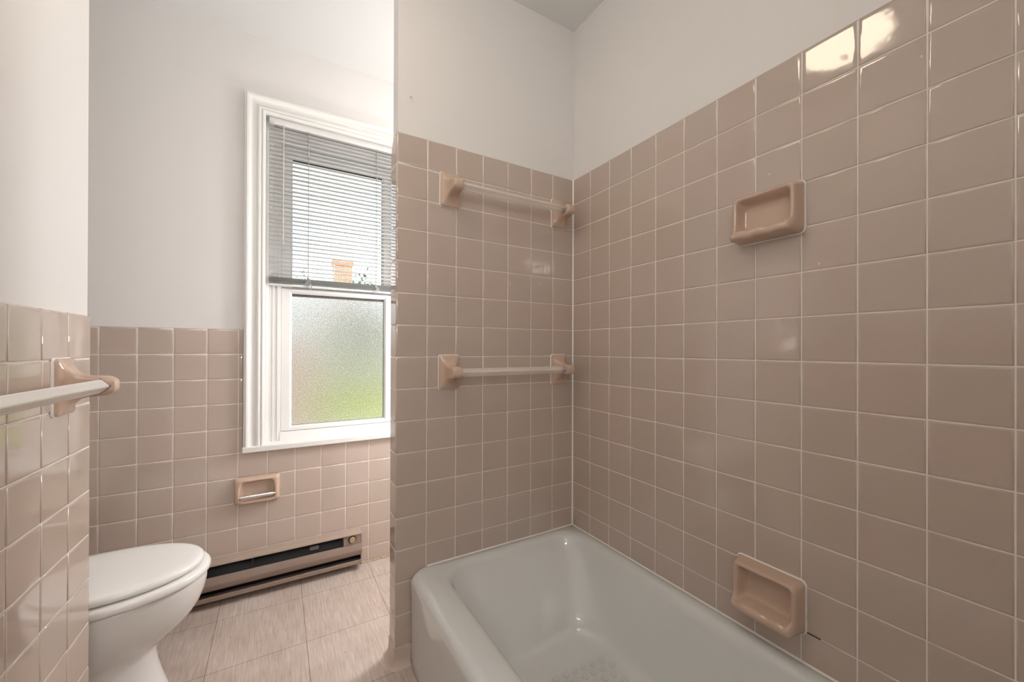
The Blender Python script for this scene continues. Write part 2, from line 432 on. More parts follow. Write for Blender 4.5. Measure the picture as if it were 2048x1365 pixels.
path += [(-0.760, 0.075, 0, 1), (-0.3, 0.075, 0, 1)]
mb = MB(); mb.loft([[(x + nx*d, y + ny*d, z) for d, z in prof] for x, y, nx, ny in path], closed=False)
struct('baseboard_partition', mb, M['cove'])
mb = MB(); pts = [(-0.752 + 0.0035*k, YW - 0.004 + random.uniform(-0.001, 0.001), 0.003) for k in range(0, 60)]
mb.tube(pts, [random.uniform(0.0025, 0.006) for _ in pts], 6); struct('trim_2', mb, M['oldcaulk'])

# scraped patches on the partition wall
mb = MB()
for (x, z, w, h) in ((-0.7165, 0.9025, 0.008, 0.002), (-0.7125, 0.898, 0.002, 0.008), (-0.7195, 0.897, 0.002, 0.004), (-0.7145, 0.886, 0.003, 0.002)):
    mb.box(x - w/2, x + w/2, PT - 0.0012, PT + 0.0005, z + ZO - h/2, z + ZO + h/2)
link('scuff', mb, M['scuff'], w_part, smooth=False)

# chipped glaze and a dark crack in the grout
def disc(mb, c, ua, va, n):
    c = Vector(c); mb.add([c + Vector(ua)*math.cos(a*math.pi/5) + Vector(va)*math.sin(a*math.pi/5) for a in range(10)] + [c + Vector(n)], [(a, (a+1) % 10, 10) for a in range(10)])
mb = MB()
for y, z in ((-0.803, 0.4901), (-1.0882, 0.6193), (-0.9137, 0.2342)): disc(mb, (-0.0004, y, z + ZO), (0, .0012, 0), (0, 0, .0028), (-.0004, 0, 0))
link('glaze_chip', mb, M['caulk'], w_right, smooth=False)
mb = MB()
for x, z in ((-0.3195, 0.2912), (-0.3190, 0.2840), (-0.1777, 0.3037), (-0.1772, 0.2960), (-0.288, 0.5926)): disc(mb, (x, -0.0004, z + ZO), (.0012, 0, 0), (0, 0, .003), (0, -.0004, 0))
link('glaze_chip', mb, M['caulk'], w_part, smooth=False)
mb = MB(); mb.box(-0.0006, 0.001, -0.918, -0.889, vz(13) - 0.0009, vz(13) + 0.0009); link('grout_crack', mb, M['black'], w_right, smooth=False)

# ------------------------------------------------------------------ window
win = thing('window_1', None, None, (-0.8385, YW, 0), kind='structure')
wcx = -0.8385
def wl(mb): mb.v = [(x - wcx, y - YW, z) for x, y, z in mb.v]; return mb
cprof = [(0, 0.0), (0, 0.011), (0.003, 0.015), (0.009, 0.016), (0.012, 0.013), (0.014, 0.011), (0.016, 0.013), (0.020, 0.017), (0.027, 0.017),
         (0.031, 0.0125), (0.033, 0.009), (0.050, 0.0105), (0.055, 0.014), (0.058, 0.020), (0.063, 0.0235), (0.068, 0.024), (0.071, 0.021), (0.073, 0.019), (0.077, 0.018), (0.077, 0.0)]
IX0, IX1, IZ1 = -1.161, -0.516, 1.083 + ZO
zb = -0.405 + ZO
mb = MB()
sec = lambda X, Z, dx, dz: [(X + dx*uu, YW + 0.002 - h, Z + dz*uu) for uu, h in cprof]
mb.loft([sec(IX0, zb, -1, 0), sec(IX0, IZ1, -1, 1), sec(IX1, IZ1, 1, 1), sec(IX1, zb, 1, 0)], closed=False)
link('casing', wl(mb), M['trim'], win, angle=50)
mb = MB(); mb.box(-1.2425, -0.4345, YW - 0.026, YW + 0.080, -0.4300 + ZO, zb)
link('sill', wl(mb), M['trim'], win, bevel=0.004, seg=3)
mb = MB()   # jamb liner
mb.box(-1.176, IX0 + 0.0015, YW - 0.004, YW + 0.115, zb, IZ1 + 0.018); mb.box(IX1 - 0.0015, -0.501, YW - 0.004, YW + 0.115, zb, IZ1 + 0.018)
mb.box(IX0, IX1, YW - 0.004, YW + 0.115, IZ1 + 0.002, IZ1 + 0.018)
link('jamb', wl(mb), M['trim'], win, bevel=0.001)
mb = MB()   # vinyl frame with its stepped tracks
for sgn, X0 in ((1, IX0 + 0.0015), (-1, IX1 - 0.0015)):
    for a, b, y in ((0.0, 0.014, 0.040), (0.014, 0.027, 0.047), (0.027, 0.031, 0.043), (0.031, 0.046, 0.052), (0.046, 0.050, 0.047), (0.050, 0.062, 0.054)):
        xa, xb = sorted((X0 + sgn*a, X0 + sgn*b)); mb.box(xa, xb, YW + y, YW + 0.115, zb - 0.02, IZ1 + 0.005)
mb.box(IX0, IX1, YW + 0.046, YW + 0.115, 0.988 + ZO, IZ1 + 0.003)
for xa, xb in ((IX0 - .01, -1.078), (-0.600, IX1 + .01)): mb.box(xa, xb, YW + 0.128, YW + 0.150, zb - 0.03, IZ1 + 0.02)
mb.box(IX0, IX1, YW + 0.128, YW + 0.150, 0.968 + ZO, IZ1 + 0.02)
vs_ = [(YW + 0.045, zb - 0.002), (YW + 0.05, -0.385 + ZO), (YW + 0.052, -0.364 + ZO), (YW + 0.115, -0.364 + ZO), (YW + 0.115, zb - 0.02), (YW + 0.045, zb - 0.02)]
mb.loft([[(X, y, z) for y, z in vs_] for X in (IX0 + 0.06, IX1 - 0.06)], True, True)
link('frame', wl(mb), M['vinyl'], win, bevel=0.0012)
def sash(name, x0, x1, z0, z1, gx0, gx1, gz0, gz1, yf, glassname, gm):
    mb = MB()
    def rect(i0x, i1x, i0z, i1z, y): return [(i0x, y, i0z), (i1x, y, i0z), (i1x, y, i1z), (i0x, y, i1z)]
    b = 0.009
    L = [rect(x0, x1, z0, z1, yf + 0.035), rect(x0, x1, z0, z1, yf + 0.002), rect(x0+.002, x1-.002, z0+.002, z1-.002, yf),
         rect(gx0-b, gx1+b, gz0-b, gz1+b, yf), rect(gx0-b+.002, gx1+b-.002, gz0-b+.002, gz1+b-.002, yf + 0.003),
         rect(gx0-.001, gx1+.001, gz0-.001, gz1+.001, yf + 0.010), rect(gx0, gx1, gz0, gz1, yf + 0.012), rect(gx0, gx1, gz0, gz1, yf + 0.030)]
    mb.loft(L); s = link(name, wl(mb), M['vinyl'], win, angle=40)
    mb = MB(); mb.box(gx0 - .002, gx1 + .002, yf + 0.014, yf + 0.018, gz0 - .002, gz1 + .002); link(glassname, wl(mb), gm, s, smooth=False)
    mb = MB(); e = 0.0028
    for q in ((gx1 - e, gx1, gz0, gz1), (gx0, gx1, gz1 - e, gz1), (gx0, gx1, gz0, gz0 + .0016)): mb.box(q[0], q[1], yf + 0.0115, yf + 0.0135, q[2], q[3])
    link('glazing_seal', wl(mb), M['gasket'], s, smooth=False)
    mb = MB(); mb.box(gx0, gx1, yf + 0.019, yf + 0.029, gz1 - 0.011, gz1); link('spacer', wl(mb), M['spacer'], s, smooth=False)
    return s
sash('lower_sash', -1.0970, -0.5800, -0.3625 + ZO, 0.3125 + ZO, -1.0525, -0.6245, -0.339 + ZO, 0.2895 + ZO, YW + 0.056, 'frosted_pane', M['frost'])
sash('upper_sash', -1.0970, -0.5800, 0.285 + ZO, 0.990 + ZO, -1.0500, -0.6270, 0.325 + ZO, 0.9475 + ZO, YW + 0.092, 'clear_pane', M['glass'])

# ------------------------------------------------------------------ window blind
BX0, BX1, BY = -1.1475, -0.5295, YW + 0.020
bl = thing('window_blind', 'white metal mini blind raised halfway over the window', 'blind', (wcx, BY, 1.0525 + ZO))
bz0 = 1.0525 + ZO
def bb(mb): mb.v = [(x - wcx, y - BY, z - bz0) for x, y, z in mb.v]; return mb
mb = MB()
hp = [(-0.0125, 0.032), (-0.0135, 0.029), (-0.0135, 0.003), (-0.0115, 0.0), (0.0115, 0.0), (0.0135, 0.003), (0.0135, 0.032)]
mb.loft([[(X, BY + a, bz0 + b) for a, b in hp] for X in (BX0 + 0.001, BX1 - 0.001)], True, True)
link('head_rail', bb(mb), M['slat'], bl, angle=50)
for X in (BX0 + 0.004, BX1 - 0.022):
    mb = MB(); mb.box(X, X + 0.018, BY - 0.0150, BY + 0.014, bz0 - 0.004, bz0 + 0.010); link('end_bracket', bb(mb), M['chrome'], bl, bevel=0.001)
def slat_mb(tilt):
    mb = MB(); n = 6; w = 0.0125; top = []
    for k in range(n + 1):
        a = -1 + 2*k/n; y = a*w; z = 0.0016*(1 - a*a) + tilt*a*w
        top.append((y, z))
    ring = top + [(y, z - 0.0003) for y, z in reversed(top)]
    mb.loft([[(X, y, z) for y, z in ring] for X in (BX0 - wcx, BX1 - wcx)], True, True)
    return mb
pitch = 0.01955; zz = bz0 - 0.0165
o0 = link('slat', slat_mb(-0.06), M['slat'], bl, angle=60)
zlist = []
while zz > 0.363 + ZO: zlist.append(zz); zz -= pitch
for i, z in enumerate(zlist):
    o = o0 if i == 0 else o0.copy()
    if i: COL.objects.link(o); o.parent = bl
    o.location = (random.uniform(-.0008, .0008), random.uniform(-.0006, .0006), z - bz0); o.rotation_euler = (random.gauss(0, 0.03), random.gauss(0, 0.0012), 0)
st = [0.3555 + ZO - 0.0029*k for k in range(10)]
for k, z in enumerate(st):
    o = o0.copy(); COL.objects.link(o); o.parent = bl
    o.location = (random.uniform(-.001, .001), random.uniform(-.001, .001), z - bz0); o.rotation_euler = (random.gauss(0.04, 0.02), random.gauss(0, 0.0006), 0)
mb = MB()
bp_ = rrect(0.0125, 0.0042, 0.0035, 4)
mb.loft([[(X, BY + a, 0.3205 + ZO + b) for a, b in bp_] for X in (BX0, BX1)], True, True)
link('bottom_rail', bb(mb), M['slat'], bl, angle=50)
for X in (-0.987, -0.674):
    mb = MB()
    for yo in (-0.0135, 0.0135): mb.tube([(X, BY + yo, bz0 + 0.004), (X + 0.001, BY + yo, 0.7 + ZO), (X, BY + yo, 0.318 + ZO)], 0.0011, 6)
    for z in zlist: mb.tube([(X, BY - 0.0135, z - 0.0018), (X, BY + 0.0135, z - 0.0024)], 0.0005, 5)
    mb.tube([(X + 0.002, BY, bz0 + 0.004), (X + 0.002, BY, 0.318 + ZO)], 0.0006, 6)
    c = link('ladder_cord', bb(mb), M['cord_backlit'], bl)
    mb = MB()    # bunched slack of the ladder cord at the stack
    for q in range(5):
        pts = []; ph = random.uniform(0, 6)
        for k in range(15):
            t = k/14; pts.append((X + 0.016*math.sin(ph + t*7 + q)*(0.4 + 0.6*t), BY - 0.0145 - 0.004*abs(math.sin(t*5 + q)), 0.357 + ZO - t*0.044 + 0.008*math.sin(t*9 + q*2)))
        mb.tube(pts, 0.0009, 5)
    link('cord_loops', bb(mb), M['cord_backlit'], c)
mb = MB(); mb.tube([(-1.0895, BY - 0.018, bz0 - 0.012), (-1.0905, BY - 0.019, 0.50 + ZO)], 0.0022, 6)
mb.tube([(-1.0895, BY - 0.012, bz0 + 0.004), (-1.0895, BY - 0.018, bz0 - 0.001), (-1.0895, BY - 0.018, bz0 - 0.014)], 0.0028, 8)
link('tilt_wand', bb(mb), M['wand'], bl)

# ------------------------------------------------------------------ baseboard heater
HX0, HX1 = -1.660, -0.7535
ht = thing('baseboard_heater', 'long taupe metal electric baseboard heater on the floor below the window', 'heater', (HX1, YW, 0))
def hh(mb): mb.v = [(x - HX1, y - YW, z) for x, y, z in mb.v]; return mb
def ext(prof, x0, x1, m, name, ang=30, parent=None, bevel=0.0):
    mb = MB(); mb.loft([[(X, YW - d, z) for d, z in prof] for X in (x0, x1)], True, True)
    return link(name, hh(mb), m, parent or ht, angle=ang, bevel=bevel)
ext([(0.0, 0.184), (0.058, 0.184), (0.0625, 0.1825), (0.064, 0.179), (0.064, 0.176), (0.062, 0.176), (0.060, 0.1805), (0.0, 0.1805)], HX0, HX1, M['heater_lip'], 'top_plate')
ext([(0.0, 0.02), (0.004, 0.02), (0.004, 0.181), (0.0, 0.181)], HX0, HX1, M['black'], 'back_panel')
ext([(0.004, 0.035), (0.030, 0.06), (0.034, 0.10), (0.022, 0.13), (0.004, 0.15)], HX0, HX1 - 0.004, M['black'], 'element_box')
ext([(0.048, 0.126), (0.058, 0.1285), (0.0605, 0.1275), (0.0690, 0.102), (0.0690, 0.099), (0.0570, 0.074), (0.055, 0.072), (0.053, 0.074), (0.065, 0.101), (0.057, 0.124)], HX0, HX1, M['heater'], 'front_cover')
ext([(0.004, 0.030), (0.058, 0.030), (0.061, 0.032), (0.061, 0.047), (0.058, 0.049), (0.052, 0.048), (0.052, 0.034), (0.004, 0.034)], HX0, HX1, M['heater'], 'bottom_rail')
ext([(0.0, 0.022), (0.054, 0.022), (0.056, 0.10), (0.056, 0.179), (0.0, 0.179)], HX1 - 0.003, HX1, M['heater'], 'end_cap')
ext([(0.0, 0.022), (0.056, 0.022), (0.060, 0.10), (0.058, 0.179), (0.0, 0.179)], HX0, HX0 + 0.003, M['heater'], 'end_cap')
cp_ = ext([(0.004, 0.124), (0.056, 0.124), (0.056, 0.179), (0.004, 0.179)], HX1 - 0.081, HX1 - 0.004, M['heater'], 'control_panel')
mb = MB(); kx = HX1 - 0.043
mb.lathe([(0.0185, 0.0), (0.0185, 0.0015), (0.0165, 0.0022)], 24)
k1 = link('dial_ring', mb, M['black'], cp_); k1.location = (kx - HX1, -0.0555, 0.154); k1.rotation_euler = (math.pi/2, 0, 0)
mb = MB(); mb.lathe([(0.0140, 0.001), (0.0140, 0.008), (0.0125, 0.0105), (0.009, 0.0112), (0.0, 0.0112)], 20)
k2 = link('thermostat_knob', mb, M['brass'], cp_); k2.location = (kx - HX1, -0.056, 0.154); k2.rotation_euler = (math.pi/2, 0, 0)
mb = MB(); mb.box(HX1 - 0.225, HX1 - 0.188, YW - 0.043, YW - 0.0415, 0.140, 0.158); link('rating_plate', hh(mb), M['label'], ht, smooth=False)
mb = MB(); mb.box(HX1 - 0.45, HX1 - 0.443, YW - 0.058, YW - 0.004, 0.141, 0.179); link('support_bracket', hh(mb), M['black'], ht, smooth=False)

# ------------------------------------------------------------------ ceramic wall fittings (local x along wall, z up, -y out of the wall)
def fit_loops(spec, lip=0.0, waves=0, n=6, low=None):
    L = []
    for i_, (hw, hh_, rad, d) in enumerate(spec):
        lo = []
        for a, b in rrect(hw, hh_, rad, n):
            dd = d; bz = b
            if d > 0.02 and lip:
                t = max(0.0, (-b/hh_ - 0.5)/0.5); t = t*t*(3-2*t)
                k = min(1, (d - 0.02)/0.02)
                dd += lip*t*k
                if low: bz += t*(low[i_] + hh_)
                if waves: 
                    wv = math.cos(a/hw*math.pi*waves)
                    dd += 0.0015*t*k*wv; bz += 0.0014*t*k*wv
            lo.append((a, -dd, bz))
        L.append(lo)
    return L
def densify(poly, m):
    out = []
    for i in range(len(poly)):
        a, b = poly[i], poly[(i+1) % len(poly)]
        d = math.dist(a, b); k = max(1, int(round(d/m)))
        for q in range(k): out.append(tuple(a[c] + (b[c]-a[c])*q/k for c in range(2)))
    return out
_rr = rrect
def rrect_d(hw, hh_, r_, n=6, nx=14, nz=8):
    """rounded rectangle with extra points on its straight sides; constant count"""
    r_ = min(r_, hw*0.98, hh_*0.98); pts = []
    cs = ((1,1),(-1,1),(-1,-1),(1,-1))
    for q, (sx, sy) in enumerate(cs):
        for k in range(n + 1):
            a = math.pi/2*(q + k/n); pts.append((sx*(hw-r_) + r_*math.cos(a), sy*(hh_-r_) + r_*math.sin(a)))
        s2 = cs[(q+1) % 4]; a1 = math.pi/2*(q+1)
        e0 = pts[-1]; e1 = (s2[0]*(hw-r_) + r_*math.cos(a1), s2[1]*(hh_-r_) + r_*math.sin(a1))
        m = nx if q % 2 == 0 else nz
        for k in range(1, m): pts.append((e0[0] + (e1[0]-e0[0])*k/m, e0[1] + (e1[1]-e0[1])*k/m))
    return pts
def soap_dish(loc, rz, label):
    t = thing('soap_dish', label, 'soap dish', loc, rz, 'ceramic soap dishes on the tub wall')
    rrect_s = globals()['rrect']; globals()['rrect'] = lambda a, b, c, n=6: rrect_d(a, b, c, n)
    spec = [(.0825,.0645,.012,0.0),(.0825,.0645,.012,.007),(.0815,.0632,.013,.011),(.0785,.0600,.013,.026),(.0765,.0580,.013,.036),(.0735,.0550,.012,.0405),
            (.0700,.0515,.011,.0415),(.0665,.0480,.010,.0395),(.0635,.0440,.009,.034),(.0600,.0395,.010,.022),(.0565,.0350,.012,.0125),(.0500,.0290,.012,.0095),(.0250,.0140,.008,.0090)]
    mb = MB(); mb.loft(fit_loops(spec, lip=0.021, waves=3.0, low=[-.0645,-.0645,-.0635,-.0630,-.0620,-.0590,-.0490,-.0415,-.0380,-.0345,-.0320,-.029,-.014]), False, True)
    link('dish', mb, M['ceramic'], t, angle=70)
    mb = MB(); mb.loft([[(a, -d, b) for a, b in rrect_d(hw, h2, .013)] for hw, h2, d in ((.0850,.0668,0.0),(.0850,.0668,.0025),(.0835,.0655,.005),(.0815,.0635,.005))])
    link('caulk_bead', mb, M['caulk'], t)
    globals()['rrect'] = rrect_s
    return t
soap_dish((0.0, -0.8025, 0.3815 + ZO), -math.pi/2, 'upper blush ceramic soap dish at shower height on the right tiled wall')
soap_dish((0.0, -0.8055, -0.6025 + ZO), -math.pi/2, 'lower blush ceramic soap dish just above the tub rim')

def towel_bar(loc, rz, label, length, barmat, n_out=0.066):
    t = thing('towel_bar', label, 'towel bar', loc, rz, 'ceramic towel bars')
    spec = [(.0385,.0608,.007,0.0),(.0385,.0608,.007,.0065),(.0375,.0598,.007,.0095),(.0350,.0572,.008,.0115),(.0300,.0500,.010,.0135),(.0255,.0420,.012,.0175),(.0225,.0340,.012,.0245),
            (.0205,.0275,.012,.034),(.0198,.0240,.010,.046),(.0196,.0228,.010,.058),(.0195,.0222,.010,.070),(.0190,.0200,.010,.080),(.0180,.0160,.008,.0865),(.0160,.0110,.006,.0905),(.010,.0050,.004,.0922)]
    for s in (-1, 1):
        mb = MB(); mb.loft([[(a + s*length/2, -d, b) for a, b in rrect_d(hw, h2, rr_, 5, 6, 6)] for hw, h2, rr_, d in spec], False, True)
        p = link('post', mb, M['ceramic'], t, angle=70)
        mb = MB(); mb.loft([[(a + s*length/2, -d, b) for a, b in rrect_d(hw, h2, .008, 5, 6, 6)] for hw, h2, d in ((.0405,.063,0.0),(.0405,.063,.0025),(.039,.0613,.0045),(.0375,.0598,.0045))])
        link('caulk_bead', mb, M['caulk'], p)
        mb = MB(); xs = s*(length/2 - 0.0200); q = 0.0165
        mb.add([(xs, -n_out, q), (xs, -n_out - q, 0), (xs, -n_out, -q), (xs, -n_out + q, 0)], [(0,1,2,3)])
        mb.add([(xs + s*.001, -n_out, q), (xs + s*.001, -n_out - q, 0), (xs + s*.001, -n_out, -q), (xs + s*.001, -n_out + q, 0)], [(0,1,2,3)])
        link('socket', mb, M['black'], p, smooth=False)
    mb = MB(); q = 0.0158; loops = []
    base = []
    cs = [(0, q), (-q, 0), (0, -q), (q, 0)]
    for i in range(4):     # a square bar set on its corner, edges eased
        a, b = cs[i], cs[(i+1) % 4]
        for t_ in (0.08, 0.36, 0.64, 0.92): base.append((a[0] + (b[0]-a[0])*t_, a[1] + (b[1]-a[1])*t_))
    L = length/2 - 0.0185
    mb.loft([[(x, -n_out + a, b) for a, b in base] for x in (-L, L)], True, True)
    link('bar', mb, barmat, t, angle=30)
    return t
towel_bar((-0.3275, 0.0, 0.6025 + ZO), 0, 'upper clear acrylic towel bar on blush ceramic posts above the tub end', 0.493, M['bar_clear'])
towel_bar((-0.3290, 0.0, -0.0555 + ZO), 0, 'lower clear acrylic towel bar on blush ceramic posts above the tub end', 0.495, M['bar_clear'])
lx, ly = lp(-0.037 - 0.31, 0.0)
towel_bar((lx, ly, -0.0560 + ZO), math.pi/2 - math.atan(LS), 'milky towel bar reaching out from the left tiled wall', 0.62, M['bar_white'], 0.069)

# recessed toilet paper holder
tp = thing('toilet_paper_holder', 'blush ceramic toilet paper holder with chrome roller below the window', 'toilet paper holder', (-1.1845, YW, -0.5975 + ZO))
spec = [(.0865,.0590,.010,0.0),(.0865,.0590,.010,.004),(.0850,.0575,.012,.010),(.0800,.0530,.014,.020),(.0740,.0480,.015,.0245),(.0690,.0440,.014,.0250),(.0650,.0410,.013,.022),(.0620,.0380,.012,.014),(.0590,.0350,.012,.006),(.0520,.0280,.010,.003),(.02,.012,.006,.003)]
L = []
for hw, h2, r_, d in spec:
    lo = []
    for a, b in rrect_d(hw, h2, r_, 6, 14, 10):
        dd = d; aa = a
        if d > 0.008:
            t_ = max(0.0, 1 - abs(b + 0.018)/0.04); k = min(1, (d-.008)/.014)
            dd += 0.012*t_*k*(1 if abs(a) > 0.055 else 0.0) + 0.012*k*max(0, (-b/h2 - .5)*1.4)*(1 if abs(a) <= 0.055 else 0.4)
            aa = a*(1 - 0.10*max(0, b/h2)*(1 if 0.010 < d and hw < 0.074 else 0))
        lo.append((aa, -dd, b))
    L.append(lo)
mb = MB(); mb.loft(L, False, True); link('holder', mb, M['ceramic'], tp, angle=75)
mb = MB()
def cyl_x(x0, x1, r_): mb.loft([[(x, -0.033 + r_*math.cos(k*math.pi/10), -0.0200 + r_*math.sin(k*math.pi/10)) for k in range(20)] for x in (x0, x1)], True, True)
cyl_x(-0.0610, -0.0235, 0.0068); cyl_x(-0.0240, 0.0590, 0.0078); cyl_x(-0.0260, -0.0225, 0.0092); cyl_x(0.0565, 0.0590, 0.0092); cyl_x(-0.0690, -0.0600, 0.0042); cyl_x(0.0580, 0.0680, 0.0042); cyl_x(-0.0620, -0.0600, 0.0080)
link('roller', mb, M['chrome'], tp, angle=40)

# ------------------------------------------------------------------ bathtub
RZ = 0.3125
tub = thing('bathtub', 'white enamelled alcove bathtub against the tiled walls', 'bathtub', (-0.36, -0.77, 0))
def tl(mb): mb.v = [(x + 0.36, y + 0.77, z) for x, y, z in mb.v]; return mb
def rr4(x0, x1, y0, y1, rad, z, n=8, nx=10, nz=18):
    cx, cy = (x0+x1)/2, (y0+y1)/2
    return [(cx + a, cy + b, z) for a, b in rrect_d((x1-x0)/2, (y1-y0)/2, rad, n, nx, nz)]
X0, X1, Y0, Y1 = -0.7185, -0.0012, -1.541, -0.0012
loops = [rr4(X0+.006, X1, Y0, Y1, .012, 0.0), rr4(X0+.006, X1, Y0, Y1, .012, 0.10), rr4(X0+.004, X1, Y0, Y1, .016, 0.22), rr4(X0, X1, Y0, Y1, .022, RZ - 0.034), rr4(X0+.0005, X1, Y0, Y1, .026, RZ - 0.026),
         rr4(X0+.004, X1, Y0, Y1, .030, RZ - 0.016), rr4(X0+.010, X1, Y0, Y1, .032, RZ - 0.008), rr4(X0+.019, X1-.0005, Y0, Y1-.0005, .034, RZ - 0.002), rr4(X0+.030, X1-.001, Y0, Y1-.001, .034, RZ)]
ix0, ix1, iy0, iy1 = -0.622, -0.036, -1.420, -0.040
rim = [(-0.014, RZ + .0004, .112), (-0.006, RZ - .0012, .108), (0.0, RZ - 0.004, .104), (.006, RZ - .010, .100), (.0115, RZ - .020, .098), (.016, RZ - .034, .096)]
for o_, z, rad in rim: loops.append(rr4(ix0 + o_, ix1 - o_, iy0 + o_, iy1 - o_, rad, z))
bx0, bx1, by0, by1 = -0.535, -0.118, -1.300, -0.222
for k in range(1, 11):
    t = k/10; z = RZ - .034 - (RZ - .034 - 0.090)*t
    e = t
    a = (ix0 + .016)*(1-e) + bx0*e; b = (ix1 - .016)*(1-e) + bx1*e; c = (iy0 + .016)*(1-e) + by0*e; d = (iy1 - .016)*(1-e) + by1*e
    loops.append(rr4(a, b, c, d, .096 + .03*t, z))
for o_, z in ((.004, .078), (.010, .068), (.018, .0605), (.028, .0555), (.040, .0530), (.07, .0520), (.12, .0515), (.17, .051)):
    loops.append(rr4(bx0 + o_, bx1 - o_, by0 + o_, by1 - o_, max(.036, .126 - o_*.55), z))
mb = MB(); mb.loft(loops, False, True)
link('tub_shell', tl(mb), M['enamel'], tub, angle=80)
mb = MB()
for i in range(-14, 40):
    for j in range(0, 34):
        x = -0.188 - 0.0345*i - 0.0205*j; y = -0.380 + 0.0035*i - 0.0285*j
        if -0.455 < x < -0.165 and y < -0.362 and y > -1.15:
            mb.add([(x + 0.0125*math.cos(a*math.pi/9), y + 0.0125*math.sin(a*math.pi/9), 0.0545) for a in range(18)] + [(x + 0.0130*math.cos(a*math.pi/9), y + 0.0130*math.sin(a*math.pi/9), 0.0500) for a in range(18)],
                   [tuple(range(18))] + [(a, (a+1) % 18, 18 + (a+1) % 18, 18 + a) for a in range(18)])
link('grip_pattern', tl(mb), M['grip'], tub, smooth=False)
mb = MB(); mb.tube([(-0.655, -0.0015, RZ + .001), (-0.003, -0.0015, RZ + .001)], 0.0035, 8); mb.tube([(-0.0015, -0.002, RZ + .001), (-0.0015, -1.54, RZ + .001)], 0.0035, 8)
struct('trim_3', mb, M['caulk'])

# ------------------------------------------------------------------ toilet
TY = 0.250
TH = 0.022   # lower than standard
toi = thing('toilet', 'white toilet with closed lid behind the left tiled wall', 'toilet', (-1.60, TY, 0))
def egg(xf, xb, w, z, n=48, p=2.3):
    """outline seen from above: rounded front at xf (towards +x), squarer back at xb"""
    xm = xb + (xf - xb)*0.45; pts = []
    for k in range(n):
        a = 2*math.pi*k/n; c, s = math.cos(a), math.sin(a)
        if c >= 0: x = xm + (xf - xm)*abs(c)**0.95; y = w*(abs(s)**0.98)*(1 if s >= 0 else -1)
        else: x = xm - (xm - xb)*abs(c)**(2/3.0); y = w*(abs(s)**(2/2.6))*(1 if s >= 0 else -1)
        pts.append((x + 1.60, y, z))
    return pts
XF, XB = -1.294, -1.735
bowl = [(-1.395, -1.80, .128, 0.0), (-1.393, -1.80, .129, .012), (-1.400, -1.80, .122, .035), (-1.414, -1.80, .112, .085), (-1.424, -1.79, .105, .13), (-1.428, -1.79, .102, .165), (-1.426, -1.79, .103, .180),
        (-1.408, -1.79, .112, .197), (-1.385, -1.785, .124, .214), (-1.355, -1.78, .140, .240), (-1.330, -1.775, .153, .268), (-1.311, -1.77, .163, .300), (-1.299, -1.765, .170, .335), (-1.294, -1.76, .173, .365), (-1.294, -1.755, .173, .385), (-1.300, -1.75, .168, .392)]
mb = MB(); mb.loft([egg(a - (0.010 if z > 0.19 else 0), b_, w_*0.98, z*(1 - TH/0.392)) for a, b_, w_, z in bowl], True, True); link('bowl', mb, M['china'], toi, angle=60)
mb = MB(); mb.loft([egg(XF - d, XB + d, .179 - d, z - TH) for d, z in ((.006, .3935), (.001, .397), (0, .403), (.001, .410), (.005, .4155), (.011, .418), (.02, .4185))], True, True)
link('seat', mb, M['seat'], toi, angle=60)
mb = MB(); mb.loft([egg(XF - .0175 - d, XB + d, .1665 - d, z - TH) for d, z in ((.007, .4225), (.0015, .4245), (0, .429), (.001, .435), (.005, .4400), (.012, .4430), (.03, .4450), (.07, .4465), (.12, .447))], True, True)
link('lid', mb, M['seat'], toi, angle=60)
for sy in (-0.075, 0.075):
    mb = MB(); mb.loft([[(-1.742 + 1.60 + 0.012*math.cos(k*math.pi/8), sy + e, 0.403 + 0.012*math.sin(k*math.pi/8)) for k in range(16)] for e in (-0.022, 0.022)], True, True); link('hinge', mb, M['seat'], toi)
mb = MB(); mb.loft([[(a - 0.285, b, z) for a, b in rrect(hw, hh_, .03, 6)] for hw, hh_, z in ((.075, .19, .35), (.088, .205, .40), (.095, .215, .52), (.099, .222, .72), (.099, .222, .735))], True, True); link('tank', mb, M['china'], toi, angle=60)
mb = MB(); mb.loft([[(a - 0.285, b, z) for a, b in rrect(hw, hh_, .03, 6)] for hw, hh_, z in ((.099, .222, .735), (.104, .228, .738), (.105, .230, .758), (.100, .225, .768), (.06, .18, .771))], True, True); link('tank_lid', mb, M['china'], toi, angle=60)
mb = MB(); mb.tube([(-0.184, 0.15, .675), (-0.168, 0.15, .675)], 0.012, 12); mb.tube([(-0.170, 0.15, .675), (-0.166, 0.11, .672), (-0.166, 0.075, .668)], [0.006, 0.006, 0.007], 10); link('flush_lever', mb, M['chrome'], toi)

# ------------------------------------------------------------------ ceiling lamp (its reflection shows in the top tiles of the right wall)
def ceiling_lamp(loc, label, m):
    lamp = thing('ceiling_light', label, 'ceiling light', loc, group='dome ceiling lights')
    mb = MB(); mb.lathe([(0.0, 0.0), (0.10, 0.0), (0.165, -0.001), (0.170, -0.006), (0.168, -0.022), (0.160, -0.026), (0.0, -0.026)], 48); link('base', mb, M['lampbase'], lamp, angle=50)
    mb = MB(); mb.lathe([(0.158, -0.024)] + [(0.160*math.cos(a*math.pi/24), -0.026 - 0.060*math.sin(a*math.pi/24)) for a in range(0, 12)] + [(0.004, -0.086)], 48); link('dome', mb, m, lamp, angle=70)
    mb = MB(); mb.lathe([(0.004, -0.083), (0.012, -0.086), (0.012, -0.091), (0.006, -0.099), (0.0, -0.101)], 16); link('finial', mb, M['brass'], lamp)
ceiling_lamp((-1.06, -0.60, CEIL), 'warm frosted dome ceiling light mirrored in the top tiles of the right wall', M['lamp'])
ceiling_lamp((-0.30, 0.38, CEIL), 'added dome fill light out of view behind the tub partition', M['fill_dome'])  # unseen lamp added to brighten the window side
